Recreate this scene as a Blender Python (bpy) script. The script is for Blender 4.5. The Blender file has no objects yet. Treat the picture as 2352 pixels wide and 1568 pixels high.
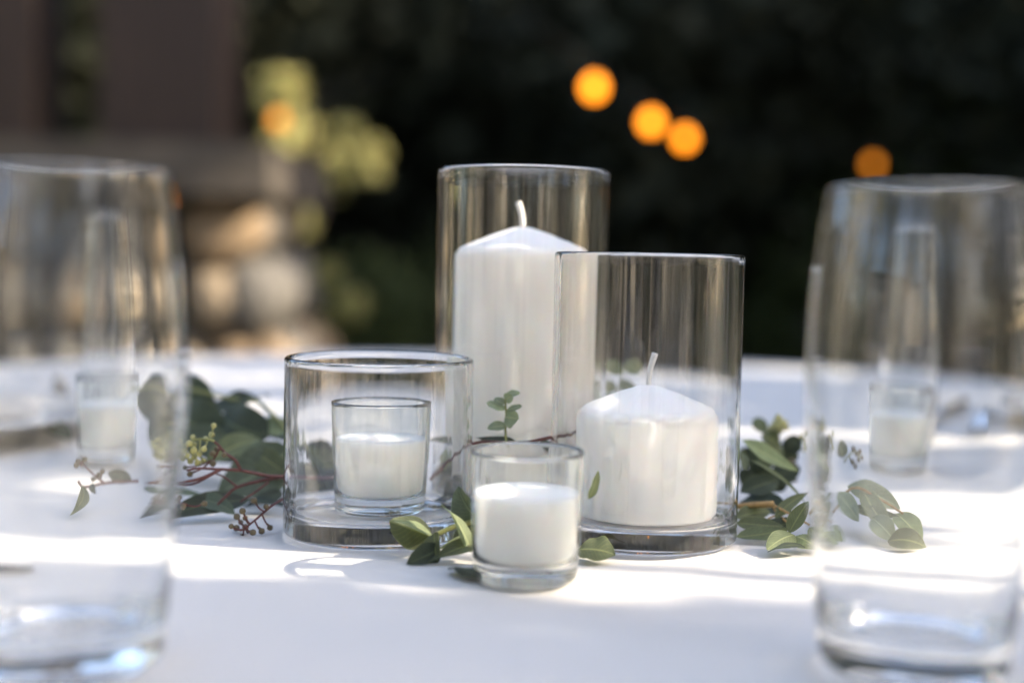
import bpy, math, random
import numpy as np
from mathutils import Vector, Matrix, noise

scene = bpy.context.scene
COL = scene.collection
R = math.radians
rng = random.Random(7)

# ------------------------------------------------------------------ camera
TZ = 0.75                       # height of the table top
CAM_H = 0.148                   # lens above the cloth
F_PX, W_PX, H_PX = 2930.0, 2352.0, 1568.0
PITCH, ROLL = 3.75, 1.1
cam_data = bpy.data.cameras.new('camera')
cam = bpy.data.objects.new('camera', cam_data)
COL.objects.link(cam)
cam_data.sensor_width = 36.0
cam_data.lens = 36.0 * F_PX / W_PX
cam_data.clip_start = 0.02
cam_data.clip_end = 500.0
CAM_M = Matrix.Translation((0, 0, TZ + CAM_H)) @ Matrix.Rotation(R(90 - PITCH), 4, 'X') @ Matrix.Rotation(R(ROLL), 4, 'Z')
cam.matrix_world = CAM_M
cam_data.dof.use_dof = True
cam_data.dof.focus_distance = 0.655
cam_data.dof.aperture_fstop = 2.35
cam_data.dof.aperture_blades = 0
scene.camera = cam

# ------------------------------------------------------------------ sky, sun, exposure
SUN_EL, SUN_AZ = 34.0, -11.0     # azimuth from +X, negative is towards the camera side
SUN = Vector((math.cos(R(SUN_EL)) * math.cos(R(SUN_AZ)), math.cos(R(SUN_EL)) * math.sin(R(SUN_AZ)), math.sin(R(SUN_EL))))
world = bpy.data.worlds.new('World')
scene.world = world
world.use_nodes = True
wn = world.node_tree
sky = wn.nodes.new('ShaderNodeTexSky')
sky.sky_type = 'NISHITA'
sky.sun_disc = False
sky.sun_elevation = R(SUN_EL)
sky.sun_rotation = R(90 - SUN_AZ)
sky.air_density = 0.85
sky.dust_density = 3.2
sky.ozone_density = 0.25
bg = wn.nodes['Background']
bg.inputs['Strength'].default_value = 0.15
wn.links.new(sky.outputs[0], bg.inputs['Color'])

sun_data = bpy.data.lights.new('sun', 'SUN')
sun_data.energy = 2.9
sun_data.angle = R(0.5)
sun_data.color = (1.0, 0.87, 0.69)
sun_ob = bpy.data.objects.new('sun', sun_data)
COL.objects.link(sun_ob)
sun_ob.location = SUN * 30
sun_ob.rotation_euler = SUN.to_track_quat('Z', 'Y').to_euler()
sun_data.cycles.is_caustics_light = True

vs = scene.view_settings
vs.view_transform = 'Standard'
vs.look = 'None'
vs.gamma = 1.0
vs.use_curve_mapping = False
vs.exposure = 2.2

cy = scene.cycles
cy.use_denoising = True
try:
    cy.denoiser = 'OPENIMAGEDENOISE'
    cy.denoising_input_passes = 'RGB_ALBEDO_NORMAL'
    cy.denoising_prefilter = 'ACCURATE'
except Exception:
    pass
cy.max_bounces = 24
cy.diffuse_bounces = 6
cy.glossy_bounces = 10
cy.transmission_bounces = 24
cy.transparent_max_bounces = 24
cy.caustics_reflective = False
cy.caustics_refractive = True
cy.sample_clamp_indirect = 40.0
cy.blur_glossy = 0.0

# ------------------------------------------------------------------ helpers
def at(x, y, Y):
    """the point of the place that lies Y metres ahead of the lens on the line through a measured pixel"""
    d = CAM_M.to_3x3() @ Vector(((x - W_PX / 2) / F_PX, -(y - H_PX / 2) / F_PX, -1.0))
    p = CAM_M.translation + d * (Y / d.y)
    return p


def tag(o, label=None, cat=None, group=None, kind=None):
    if label: o['label'] = label
    if cat: o['category'] = cat
    if group: o['group'] = group
    if kind: o['kind'] = kind
    return o


def empty(name, loc, label, cat, group=None):
    o = bpy.data.objects.new(name, None)
    o.empty_display_size = 0.05
    COL.objects.link(o)
    o.location = loc
    return tag(o, label, cat, group)


def link(name, mesh, parent=None):
    o = bpy.data.objects.new(name, mesh)
    COL.objects.link(o)
    if parent is not None:
        o.parent = parent
    return o


def mesh_from(name, verts, faces, mat, smooth=True, uvs=None):
    me = bpy.data.meshes.new(name)
    me.from_pydata([tuple(v) for v in verts], [], faces)
    if mat: me.materials.append(mat)
    if smooth:
        me.polygons.foreach_set('use_smooth', [True] * len(me.polygons))
    if uvs is not None:
        uv = me.uv_layers.new(name='UVMap')
        for l in me.loops:
            uv.data[l.index].uv = uvs[l.vertex_index]
    me.update()
    return me


def quads_mesh(name, P, mat):
    """P: (n,4,3) array of separate quads"""
    n = len(P)
    me = bpy.data.meshes.new(name)
    me.vertices.add(n * 4)
    me.vertices.foreach_set('co', P.reshape(-1).astype(np.float32))
    me.loops.add(n * 4)
    me.loops.foreach_set('vertex_index', np.arange(n * 4, dtype=np.int32))
    me.polygons.add(n)
    me.polygons.foreach_set('loop_start', np.arange(0, n * 4, 4, dtype=np.int32))
    me.polygons.foreach_set('loop_total', np.full(n, 4, dtype=np.int32))
    me.update(calc_edges=True)
    me.materials.append(mat)
    return me


class MB:
    def __init__(self):
        self.v, self.f = [], []

    def add(self, verts, faces):
        k = len(self.v)
        self.v += [tuple(v) for v in verts]
        self.f += [tuple(i + k for i in f) for f in faces]
        return self

    def box(self, x0, x1, y0, y1, z0, z1):
        vs_ = [(x0, y0, z0), (x1, y0, z0), (x1, y1, z0), (x0, y1, z0), (x0, y0, z1), (x1, y0, z1), (x1, y1, z1), (x0, y1, z1)]
        return self.add(vs_, [(0, 3, 2, 1), (4, 5, 6, 7), (0, 1, 5, 4), (1, 2, 6, 5), (2, 3, 7, 6), (3, 0, 4, 7)])

    def tube(self, pts, r0, r1=None, n=6, smooth=3, cap=True):
        pts = catmull([Vector(p) for p in pts], smooth) if len(pts) > 2 else [Vector(p) for p in pts]
        r1 = r0 if r1 is None else r1
        m = len(pts)
        vs_, fs = [], []
        up = Vector((0.13, 0.2, 1)).normalized()
        for i, p in enumerate(pts):
            t = (pts[min(i + 1, m - 1)] - pts[max(i - 1, 0)])
            if t.length < 1e-9: t = Vector((0, 0, 1))
            t.normalize()
            a = t.cross(up)
            if a.length < 0.05: a = t.cross(Vector((1, 0, 0)))
            a.normalize()
            b = t.cross(a)
            r = r0 + (r1 - r0) * i / max(1, m - 1)
            for k in range(n):
                q = 2 * math.pi * k / n
                vs_.append(p + a * (r * math.cos(q)) + b * (r * math.sin(q)))
        for i in range(m - 1):
            for k in range(n):
                k2 = (k + 1) % n
                fs.append((i * n + k, i * n + k2, (i + 1) * n + k2, (i + 1) * n + k))
        if cap:
            fs.append(tuple(range(n - 1, -1, -1)))
            fs.append(tuple((m - 1) * n + k for k in range(n)))
        return self.add(vs_, fs)

    def build(self, name, mat, parent=None, origin=None, smooth=True):
        o = Vector(origin) if origin is not None else Vector((0, 0, 0))
        return link(name, mesh_from(name, [Vector(v) - o for v in self.v], self.f, mat, smooth), parent)


def catmull(pts, n):
    if n <= 1 or len(pts) < 3: return list(pts)
    out = []
    P = [pts[0] * 2 - pts[1]] + list(pts) + [pts[-1] * 2 - pts[-2]]
    for i in range(1, len(P) - 2):
        p0, p1, p2, p3 = P[i - 1], P[i], P[i + 1], P[i + 2]
        for k in range(n):
            t = k / n
            out.append(0.5 * ((2 * p1) + (p2 - p0) * t + (2 * p0 - 5 * p1 + 4 * p2 - p3) * t * t + (3 * p1 - p0 - 3 * p2 + p3) * t ** 3))
    out.append(pts[-1].copy())
    return out


def lathe(name, prof, mat, seg=96, ripple=0.0, seed=0, closed_axis=True):
    """prof: list of (r, z); first and last may sit on the axis (r = 0). ripple: tiny waviness of drawn glass"""
    vs_, fs = [], []
    rings = []
    for (r, z) in prof:
        if r <= 1e-7:
            rings.append([len(vs_)])
            vs_.append((0, 0, z))
        else:
            ids = []
            for k in range(seg):
                a = 2 * math.pi * k / seg
                rr = r
                if ripple:
                    n1 = noise.noise(Vector((math.cos(a) * 9 + seed * 7.3, math.sin(a) * 9, z * 1.5 + seed)))
                    n2 = noise.noise(Vector((math.cos(a) * 17 + seed * 3.1, math.sin(a) * 17 + 5, z * 2.0 + seed)))
                    rr = r + ripple * (n1 + 0.55 * n2)
                ids.append(len(vs_))
                vs_.append((rr * math.cos(a), rr * math.sin(a), z))
            rings.append(ids)
    for A, B in zip(rings[:-1], rings[1:]):
        if len(A) == 1 and len(B) == 1: continue
        for k in range(seg):
            k2 = (k + 1) % seg
            if len(A) == 1: fs.append((A[0], B[k2], B[k]))
            elif len(B) == 1: fs.append((A[k], A[k2], B[0]))
            else: fs.append((A[k], A[k2], B[k2], B[k]))
    return mesh_from(name, vs_, fs, mat)


def prof_smooth(pts, n=4):
    q = catmull([Vector((p[0], p[1], 0)) for p in pts], n)
    return [(max(0.0, v.x), v.y) for v in q]


def arc(cx, cz, r, a0, a1, n=5):
    return [(cx + r * math.cos(R(a0 + (a1 - a0) * i / n)), cz + r * math.sin(R(a0 + (a1 - a0) * i / n))) for i in range(n + 1)]

# ------------------------------------------------------------------ materials
def new_mat(name):
    m = bpy.data.materials.new(name)
    m.use_nodes = True
    nt = m.node_tree
    b = nt.nodes['Principled BSDF']
    return m, nt, b


def mix_col(nt, fac, a, b):
    n = nt.nodes.new('ShaderNodeMix')
    n.data_type = 'RGBA'
    for s, v in ((6, a), (7, b)):
        if hasattr(v, 'links') or hasattr(v, 'is_linked'): nt.links.new(v, n.inputs[s])
        else: n.inputs[s].default_value = (*v, 1)
    if hasattr(fac, 'is_linked'): nt.links.new(fac, n.inputs[0])
    else: n.inputs[0].default_value = fac
    return n.outputs[2]


def noise_node(nt, scale, detail=4, rough=0.55, coord='Object', stretch=None):
    tc = nt.nodes.new('ShaderNodeTexCoord')
    n = nt.nodes.new('ShaderNodeTexNoise')
    n.inputs['Scale'].default_value = scale
    n.inputs['Detail'].default_value = detail
    n.inputs['Roughness'].default_value = rough
    if stretch:
        mp = nt.nodes.new('ShaderNodeMapping')
        mp.inputs['Scale'].default_value = stretch
        nt.links.new(tc.outputs[coord], mp.inputs[0])
        nt.links.new(mp.outputs[0], n.inputs['Vector'])
    else:
        nt.links.new(tc.outputs[coord], n.inputs['Vector'])
    return n.outputs['Fac']


def ramp(nt, fac, stops):
    n = nt.nodes.new('ShaderNodeValToRGB')
    cr = n.color_ramp
    while len(cr.elements) > 1: cr.elements.remove(cr.elements[-1])
    for i, (p, c) in enumerate(stops):
        e = cr.elements[0] if i == 0 else cr.elements.new(p)
        e.position = p
        e.color = (*c, 1) if not isinstance(c, float) else (c, c, c, 1)
    nt.links.new(fac, n.inputs[0])
    return n.outputs[0]


def bump(nt, b, height, strength, dist):
    n = nt.nodes.new('ShaderNodeBump')
    n.inputs['Strength'].default_value = strength
    n.inputs['Distance'].default_value = dist
    nt.links.new(height, n.inputs['Height'])
    nt.links.new(n.outputs[0], b.inputs['Normal'])


def simple(name, col, rough=0.6, var=0.25, scale=8, bump_d=0.0, metallic=0.0, stretch=None, spec=0.4):
    m, nt, b = new_mat(name)
    f = noise_node(nt, scale, stretch=stretch)
    dark = tuple(c * (1 - var) for c in col)
    lite = tuple(min(1, c * (1 + var)) for c in col)
    nt.links.new(ramp(nt, f, [(0.3, dark), (0.7, lite)]), b.inputs['Base Color'])
    b.inputs['Roughness'].default_value = rough
    b.inputs['Metallic'].default_value = metallic
    b.inputs['Specular IOR Level'].default_value = spec
    if bump_d: bump(nt, b, f, 0.8, bump_d)
    return m


def glass(name, tint, ior=1.52):
    m = bpy.data.materials.new(name)
    m.use_nodes = True
    nt = m.node_tree
    nt.nodes.remove(nt.nodes['Principled BSDF'])
    g = nt.nodes.new('ShaderNodeBsdfGlass')
    g.inputs['Color'].default_value = (*tint, 1)
    g.inputs['Roughness'].default_value = 0.0
    g.inputs['IOR'].default_value = ior
    nt.links.new(g.outputs[0], nt.nodes['Material Output'].inputs['Surface'])
    return m


# glass, held or rinsed by hand
M_VASE = glass('clear_glass', (0.985, 0.985, 0.982), 1.57)
M_VOTIVE = glass('votive_glass', (0.968, 0.976, 0.968))
M_TUMBLER = glass('thin_glass', (0.985, 0.988, 0.988))
def film(m, amount):
    """the faint dusty film that makes a handled glass look milky in the sun"""
    nt = m.node_tree
    g = next(n for n in nt.nodes if n.type == 'BSDF_GLASS')
    d = nt.nodes.new('ShaderNodeBsdfDiffuse'); d.inputs['Color'].default_value = (0.8, 0.8, 0.8, 1)
    mx = nt.nodes.new('ShaderNodeMixShader')
    f = noise_node(nt, 40, 4, 0.6)
    r = nt.nodes.new('ShaderNodeMapRange'); r.inputs[3].default_value = amount * 0.4; r.inputs[4].default_value = amount * 1.6
    nt.links.new(f, r.inputs[0]); nt.links.new(r.outputs[0], mx.inputs[0])
    nt.links.new(g.outputs[0], mx.inputs[1]); nt.links.new(d.outputs[0], mx.inputs[2])
    nt.links.new(mx.outputs[0], nt.nodes['Material Output'].inputs['Surface'])
film(M_TUMBLER, 0.008)
film(M_VOTIVE, 0.03)
film(M_VASE, 0.004)


def wax_mat():
    m, nt, b = new_mat('candle_wax')
    f = noise_node(nt, 35, 3)
    nt.links.new(ramp(nt, f, [(0.3, (0.91, 0.872, 0.815)), (0.7, (0.95, 0.916, 0.865))]), b.inputs['Base Color'])
    b.inputs['Roughness'].default_value = 0.42
    b.inputs['Subsurface Weight'].default_value = 0.8
    b.inputs['Subsurface Radius'].default_value = (1.0, 0.82, 0.66)
    b.inputs['Subsurface Scale'].default_value = 0.016
    f2 = noise_node(nt, 160, 5, 0.6)
    ad = nt.nodes.new('ShaderNodeMath'); ad.operation = 'MULTIPLY_ADD'; ad.inputs[1].default_value = 0.25
    nt.links.new(f2, ad.inputs[0]); nt.links.new(f, ad.inputs[2])
    bump(nt, b, ad.outputs[0], 0.4, 0.0012)
    return m


M_WAX = wax_mat()
M_WICK = simple('cotton_wick', (0.80, 0.78, 0.74), 0.9, 0.06, 900, 0.0003)


def cloth_mat(name, col, weave=520.0):
    m, nt, b = new_mat(name)
    tc = nt.nodes.new('ShaderNodeTexCoord')
    hs = []
    for d in ('X', 'Y'):
        w = nt.nodes.new('ShaderNodeTexWave')
        w.wave_type = 'BANDS'
        w.bands_direction = d
        w.inputs['Scale'].default_value = weave
        w.inputs['Distortion'].default_value = 1.2
        w.inputs['Detail'].default_value = 1
        w.inputs['Detail Scale'].default_value = 0.05
        nt.links.new(tc.outputs['Object'], w.inputs['Vector'])
        hs.append(w.outputs['Fac'])
    mx = nt.nodes.new('ShaderNodeMath'); mx.operation = 'ADD'
    nt.links.new(hs[0], mx.inputs[0]); nt.links.new(hs[1], mx.inputs[1])
    big = noise_node(nt, 14, 6, 0.6)
    sc = nt.nodes.new('ShaderNodeMath'); sc.operation = 'MULTIPLY_ADD'
    sc.inputs[1].default_value = 0.06
    nt.links.new(mx.outputs[0], sc.inputs[0]); nt.links.new(big, sc.inputs[2])
    bump(nt, b, sc.outputs[0], 0.7, 0.005)
    nt.links.new(ramp(nt, noise_node(nt, 5, 3), [(0.3, tuple(c * 0.975 for c in col)), (0.7, col)]), b.inputs['Base Color'])
    b.inputs['Roughness'].default_value = 0.85
    b.inputs['Specular IOR Level'].default_value = 0.2
    b.inputs['Sheen Weight'].default_value = 0.08
    return m


M_CLOTH = cloth_mat('white_tablecloth_fabric', (0.80, 0.775, 0.735))
M_NAPKIN = cloth_mat('cream_napkin_fabric', (0.78, 0.74, 0.67))


def leaf_mat(name, top, under, vein, transl=0.25, rough=0.58):
    m = bpy.data.materials.new(name)
    m.use_nodes = True
    nt = m.node_tree
    b = nt.nodes['Principled BSDF']
    uv = nt.nodes.new('ShaderNodeUVMap')
    sp = nt.nodes.new('ShaderNodeSeparateXYZ')
    nt.links.new(uv.outputs[0], sp.inputs[0])
    # distance to the midrib, 0 at the middle
    a = nt.nodes.new('ShaderNodeMath'); a.operation = 'SUBTRACT'; a.inputs[1].default_value = 0.5
    nt.links.new(sp.outputs[0], a.inputs[0])
    ab = nt.nodes.new('ShaderNodeMath'); ab.operation = 'ABSOLUTE'
    nt.links.new(a.outputs[0], ab.inputs[0])
    mid = ramp(nt, ab.outputs[0], [(0.0, 1.0), (0.022, 0.85), (0.04, 0.0)])
    rim = ramp(nt, ab.outputs[0], [(0.455, 0.0), (0.5, 0.75)])
    # side veins: slanted bands
    vv = nt.nodes.new('ShaderNodeMath'); vv.operation = 'MULTIPLY_ADD'; vv.inputs[1].default_value = -0.55
    nt.links.new(ab.outputs[0], vv.inputs[0]); nt.links.new(sp.outputs[1], vv.inputs[2])
    vm = nt.nodes.new('ShaderNodeMath'); vm.operation = 'MULTIPLY'; vm.inputs[1].default_value = 60.0
    nt.links.new(vv.outputs[0], vm.inputs[0])
    vsn = nt.nodes.new('ShaderNodeMath'); vsn.operation = 'SINE'
    nt.links.new(vm.outputs[0], vsn.inputs[0])
    side = ramp(nt, vsn.outputs[0], [(0.86, 0.0), (1.0, 0.35)])
    tot = nt.nodes.new('ShaderNodeMath'); tot.operation = 'MAXIMUM'
    nt.links.new(mid, tot.inputs[0]); nt.links.new(side, tot.inputs[1])
    tot2 = nt.nodes.new('ShaderNodeMath'); tot2.operation = 'MAXIMUM'
    nt.links.new(tot.outputs[0], tot2.inputs[0]); nt.links.new(rim, tot2.inputs[1])
    blot = noise_node(nt, 160, 5, 0.65)
    topc = ramp(nt, blot, [(0.28, tuple(c * 0.72 for c in top)), (0.62, top), (0.8, tuple(c * 1.3 for c in top))])
    undc = ramp(nt, blot, [(0.28, tuple(c * 0.82 for c in under)), (0.7, under)])
    geo = nt.nodes.new('ShaderNodeNewGeometry')
    base = mix_col(nt, geo.outputs['Backfacing'], topc, undc)
    oi = nt.nodes.new('ShaderNodeObjectInfo')
    hsv = nt.nodes.new('ShaderNodeHueSaturation')
    rv = nt.nodes.new('ShaderNodeMapRange'); rv.inputs[3].default_value = 0.8; rv.inputs[4].default_value = 1.2
    nt.links.new(oi.outputs['Random'], rv.inputs[0]); nt.links.new(rv.outputs[0], hsv.inputs['Value'])
    rh = nt.nodes.new('ShaderNodeMapRange'); rh.inputs[3].default_value = 0.485; rh.inputs[4].default_value = 0.515
    nt.links.new(oi.outputs['Random'], rh.inputs[0]); nt.links.new(rh.outputs[0], hsv.inputs['Hue'])
    nt.links.new(base, hsv.inputs['Color'])
    col = mix_col(nt, tot2.outputs[0], hsv.outputs[0], vein)
    nt.links.new(col, b.inputs['Base Color'])
    b.inputs['Roughness'].default_value = rough
    b.inputs['Specular IOR Level'].default_value = 0.25
    bump(nt, b, tot.outputs[0], 0.25, 0.0008)
    tr = nt.nodes.new('ShaderNodeBsdfTranslucent')
    tcol = nt.nodes.new('ShaderNodeMix'); tcol.data_type = 'RGBA'; tcol.blend_type = 'MULTIPLY'
    tcol.inputs[0].default_value = 1.0
    nt.links.new(col, tcol.inputs[6]); tcol.inputs[7].default_value = (1.5, 1.5, 0.7, 1)
    nt.links.new(tcol.outputs[2], tr.inputs['Color'])
    mx = nt.nodes.new('ShaderNodeMixShader'); mx.inputs[0].default_value = transl
    nt.links.new(b.outputs[0], mx.inputs[1]); nt.links.new(tr.outputs[0], mx.inputs[2])
    nt.links.new(mx.outputs[0], nt.nodes['Material Output'].inputs['Surface'])
    return m


M_LEAF_DARK = leaf_mat('eucalyptus_leaf_dark', (0.054, 0.068, 0.046), (0.095, 0.112, 0.082), (0.11, 0.13, 0.07), 0.16)
M_LEAF = leaf_mat('eucalyptus_leaf_green', (0.135, 0.158, 0.090), (0.20, 0.22, 0.14), (0.25, 0.27, 0.13), 0.28)
M_LEAF_PALE = leaf_mat('eucalyptus_leaf_pale', (0.24, 0.285, 0.16), (0.29, 0.32, 0.20), (0.38, 0.41, 0.22), 0.3)
M_LEAF_BLUE = leaf_mat('eucalyptus_leaf_bluish', (0.115, 0.145, 0.105), (0.16, 0.19, 0.15), (0.185, 0.22, 0.15), 0.2)
M_LEAF_SAGE_BACKLIT = leaf_mat('eucalyptus_leaf_sage_backlit', (0.27, 0.32, 0.235), (0.31, 0.36, 0.275), (0.38, 0.42, 0.30), 0.35)  # lightened sage: the glow of the candle behind is put into the colour
M_STEM_RED = simple('red_brown_stem', (0.13, 0.045, 0.035), 0.5, 0.3, 300, 0.0002)
M_STEM_GREEN = simple('yellow_green_stem', (0.24, 0.25, 0.09), 0.5, 0.2, 300)
M_STEM_TAN = simple('tan_stem', (0.42, 0.27, 0.10), 0.5, 0.2, 300)
M_BERRY = simple('unripe_berry_skin', (0.42, 0.40, 0.15), 0.42, 0.35, 330, 0.0001)
M_BERRY_BROWN = simple('brown_berry_skin', (0.15, 0.115, 0.06), 0.45, 0.35, 330, 0.0001)

M_STEEL = simple('polished_steel', (0.55, 0.55, 0.55), 0.18, 0.05, 30, metallic=1.0)
M_CHINA = simple('white_china_glaze', (0.80, 0.79, 0.76), 0.12, 0.02, 5, spec=0.6)

M_STONE_TAN = simple('tan_river_stone', (0.29, 0.205, 0.125), 0.8, 0.35, 6, 0.02)
M_STONE_CREAM = simple('cream_river_stone', (0.32, 0.25, 0.17), 0.8, 0.3, 6, 0.02)
M_STONE_GREY = simple('grey_river_stone', (0.13, 0.12, 0.105), 0.8, 0.35, 6, 0.02)
M_MORTAR = simple('dark_mortar', (0.07, 0.062, 0.053), 0.95, 0.3, 20, 0.01)
M_CAP = simple('weathered_cap_stone', (0.085, 0.071, 0.055), 0.85, 0.3, 7, 0.01)
M_TIMBER = simple('dark_stained_timber', (0.032, 0.019, 0.0125), 0.6, 0.35, 9, 0.004, stretch=(6, 6, 0.5))
M_BLACK = simple('black_rubber_cable', (0.015, 0.015, 0.015), 0.6, 0.2, 20)

M_BULB, _nt, _b = new_mat('glowing_amber_bulb')
_b.inputs['Base Color'].default_value = (0.8, 0.4, 0.05, 1)
_b.inputs['Emission Color'].default_value = (1.0, 0.27, 0.008, 1)
_b.inputs['Emission Strength'].default_value = 1.6


M_BULB_DIM = M_BULB.copy(); M_BULB_DIM.name = 'dimmer_amber_bulb'
M_BULB_DIM.node_tree.nodes['Principled BSDF'].inputs['Emission Strength'].default_value = 0.5


def foliage_mat(name, col, transl=0.3):
    m = bpy.data.materials.new(name)
    m.use_nodes = True
    nt = m.node_tree
    b = nt.nodes['Principled BSDF']
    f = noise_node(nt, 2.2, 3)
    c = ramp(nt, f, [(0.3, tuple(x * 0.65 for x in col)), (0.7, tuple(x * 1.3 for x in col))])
    nt.links.new(c, b.inputs['Base Color'])
    b.inputs['Roughness'].default_value = 0.7
    b.inputs['Specular IOR Level'].default_value = 0.12
    tr = nt.nodes.new('ShaderNodeBsdfTranslucent')
    nt.links.new(c, tr.inputs['Color'])
    mx = nt.nodes.new('ShaderNodeMixShader'); mx.inputs[0].default_value = transl
    nt.links.new(b.outputs[0], mx.inputs[1]); nt.links.new(tr.outputs[0], mx.inputs[2])
    nt.links.new(mx.outputs[0], nt.nodes['Material Output'].inputs['Surface'])
    return m


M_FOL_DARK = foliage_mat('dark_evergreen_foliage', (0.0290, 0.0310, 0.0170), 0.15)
M_FOL_MID = foliage_mat('mid_green_foliage', (0.075, 0.095, 0.035), 0.3)
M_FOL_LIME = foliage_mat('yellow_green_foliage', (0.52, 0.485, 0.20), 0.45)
M_BARK_DARK = simple('dark_bark', (0.06, 0.045, 0.035), 0.9, 0.4, 12, 0.02, stretch=(4, 4, 0.6))
M_BARK_PALE = simple('pale_bark', (0.62, 0.56, 0.45), 0.85, 0.35, 7, 0.01, stretch=(2, 2, 0.6))

def ground_mat():
    m, nt, b = new_mat('dark_earth_and_leaf_litter')  # dark earth tones, mottled at random
    f = noise_node(nt, 1.3, 8, 0.65)
    nt.links.new(ramp(nt, f, [(0.3, (0.035, 0.03, 0.022)), (0.55, (0.06, 0.055, 0.03)), (0.75, (0.075, 0.08, 0.035))]), b.inputs['Base Color'])
    b.inputs['Roughness'].default_value = 0.95
    bump(nt, b, f, 0.8, 0.05)
    return m
M_GROUND = ground_mat()

# ------------------------------------------------------------------ ground
def ground_height(x, y):
    h = 0.0
    if y > 13: h += 9.0 * min(1.0, (y - 13) / 16.0) ** 1.0
    return h + 0.03 * noise.noise(Vector((x * 0.3, y * 0.3, 0)))

gx = [-220, -140, -80, -50, -34] + [x * 2.0 for x in range(-13, 14)] + [34, 50, 80, 140, 220]
gy = [-220, -140, -80, -50, -34] + [y * 2.0 for y in range(-13, 19)] + [44, 60, 100, 160, 240]
verts = [(x, y, ground_height(x, y)) for y in gy for x in gx]
nx = len(gx)
faces = [(j * nx + i, j * nx + i + 1, (j + 1) * nx + i + 1, (j + 1) * nx + i) for j in range(len(gy) - 1) for i in range(nx - 1)]
tag(link('ground', mesh_from('ground', verts, faces, M_GROUND)), kind='structure')

M_GRAVEL = simple('pale_gravel', (0.44, 0.37, 0.27), 0.95, 0.35, 30, 0.02)  # pale ground added behind the camera to bounce warm light at the candles
cv = []
cvn = 40
for j in range(cvn + 1):
    for i in range(cvn + 1):
        x = -10 + 19.5 * i / cvn; y = -11 + 11.0 * j / cvn
        cv.append((x, y, ground_height(x, y) + 0.012 + 0.006 * noise.noise(Vector((x * 2, y * 2, 3)))))
tag(link('bounce_gravel', mesh_from('bounce_gravel', cv, [(j * (cvn + 1) + i, j * (cvn + 1) + i + 1, (j + 1) * (cvn + 1) + i + 1, (j + 1) * (cvn + 1) + i) for j in range(cvn) for i in range(cvn)], M_GRAVEL)), kind='structure')

# ------------------------------------------------------------------ sun windows cut through the crowns of the added shade trees
SLOPE = SUN.y / SUN.x               # how far the beams run sideways per metre
def landing(p):
    """where the sun ray through a point meets the height of the table top"""
    k_ = (p[2] - TZ) / SUN.z
    return p[0] - SUN.x * k_, p[1] - SUN.y * k_

GAPS = []                           # (x0, x1, reference x, y0, y1, slope) on the landing plane
def gap(x0, x1, y0, y1, slope=0.0, xr=0.0): GAPS.append((x0, x1, xr, y0, y1, slope))
def gap_at(p, hy, hz):
    x, y = landing(p)
    hx = hz * SUN.x / SUN.z + 0.1
    gap(x - hx, x + hx, y - hy, y + hy, SLOPE, x)
def gap_body(x, y, hw, z0, z1):
    """the beam that reaches an upright body on the table between two heights"""
    xa, ya = landing((x, y, TZ + z1)); xb, yb = landing((x, y, TZ + z0))
    gap(xa, xb, yb - hw, yb + hw, SLOPE, xb)

gap(-0.48, -0.02, 0.582, 0.640)
gap(-0.02, 0.25, 0.566, 0.655)
gap(0.24, 0.62, 0.560, 0.830)            # right of the centrepiece
gap(-0.70, 0.75, 0.150, 0.400)           # unseen sun patch added on the near rim to bounce light onto the candles
gap_body(0.0735, 0.680, 0.042, 0.01, 0.085)      # short pillar candle
gap_body(-0.069, 0.676, 0.020, 0.03, 0.060)      # votive in the shortest vase
gap_body(0.0052, 0.752, 0.046, 0.020, 0.195)     # tall pillar candle
gr = random.Random(3)
for _ in range(6):
    x, y = gr.uniform(-0.7, 0.6), gr.uniform(1.05, 1.9)
    gap(x, x + gr.uniform(0.15, 0.45), y, y + gr.uniform(0.02, 0.06), SLOPE, x)
gap_at(at(640, 228, 7.0), 0.26, 0.24)    # the bush far left
gap_at(at(800, 280, 7.0), 0.22, 0.30)
gap_at(at(665, 455, 7.0), 0.2, 0.14)
gap_at(at(640, 720, 4.0), 0.34, 0.15)    # the stone pier
gap_at(at(560, 530, 4.0), 0.22, 0.10)
for (x, y, Y) in ((1985, 255, 9.0), (1870, 610, 8.9), (2090, 190, 9.3), (1930, 380, 9.0)):
    gap_at(at(x, y, Y), 0.10, 0.08)

def drop_in_gaps(C, pad):
    k_ = (C[:, 2] - TZ) / SUN.z
    X, Y = C[:, 0] - SUN.x * k_, C[:, 1] - SUN.y * k_
    keep = np.ones(len(C), bool)
    px = pad / SUN.z
    for (x0, x1, xr, y0, y1, sl) in GAPS:
        Q = Y - sl * (X - xr)
        keep &= ~((X > x0 - px) & (X < x1 + px) & (Q > y0 - pad) & (Q < y1 + pad))
    return keep

# ------------------------------------------------------------------ trees
def leaf_quads(C, size, g):
    """one small folded-free leaf quad at each centre, turned at random"""
    n = len(C)
    d = g.normal(size=(n, 3)); d /= np.linalg.norm(d, axis=1, keepdims=True)
    e = g.normal(size=(n, 3)); e -= d * np.sum(d * e, axis=1, keepdims=True); e /= np.linalg.norm(e, axis=1, keepdims=True)
    L = size * g.uniform(0.7, 1.3, size=(n, 1)); Wd = L * g.uniform(0.45, 0.7, size=(n, 1))
    return np.stack([C - d * L * 0.5, C + e * Wd * 0.5 - d * L * 0.05, C + d * L * 0.5, C - e * Wd * 0.5 - d * L * 0.05], axis=1)


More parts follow.
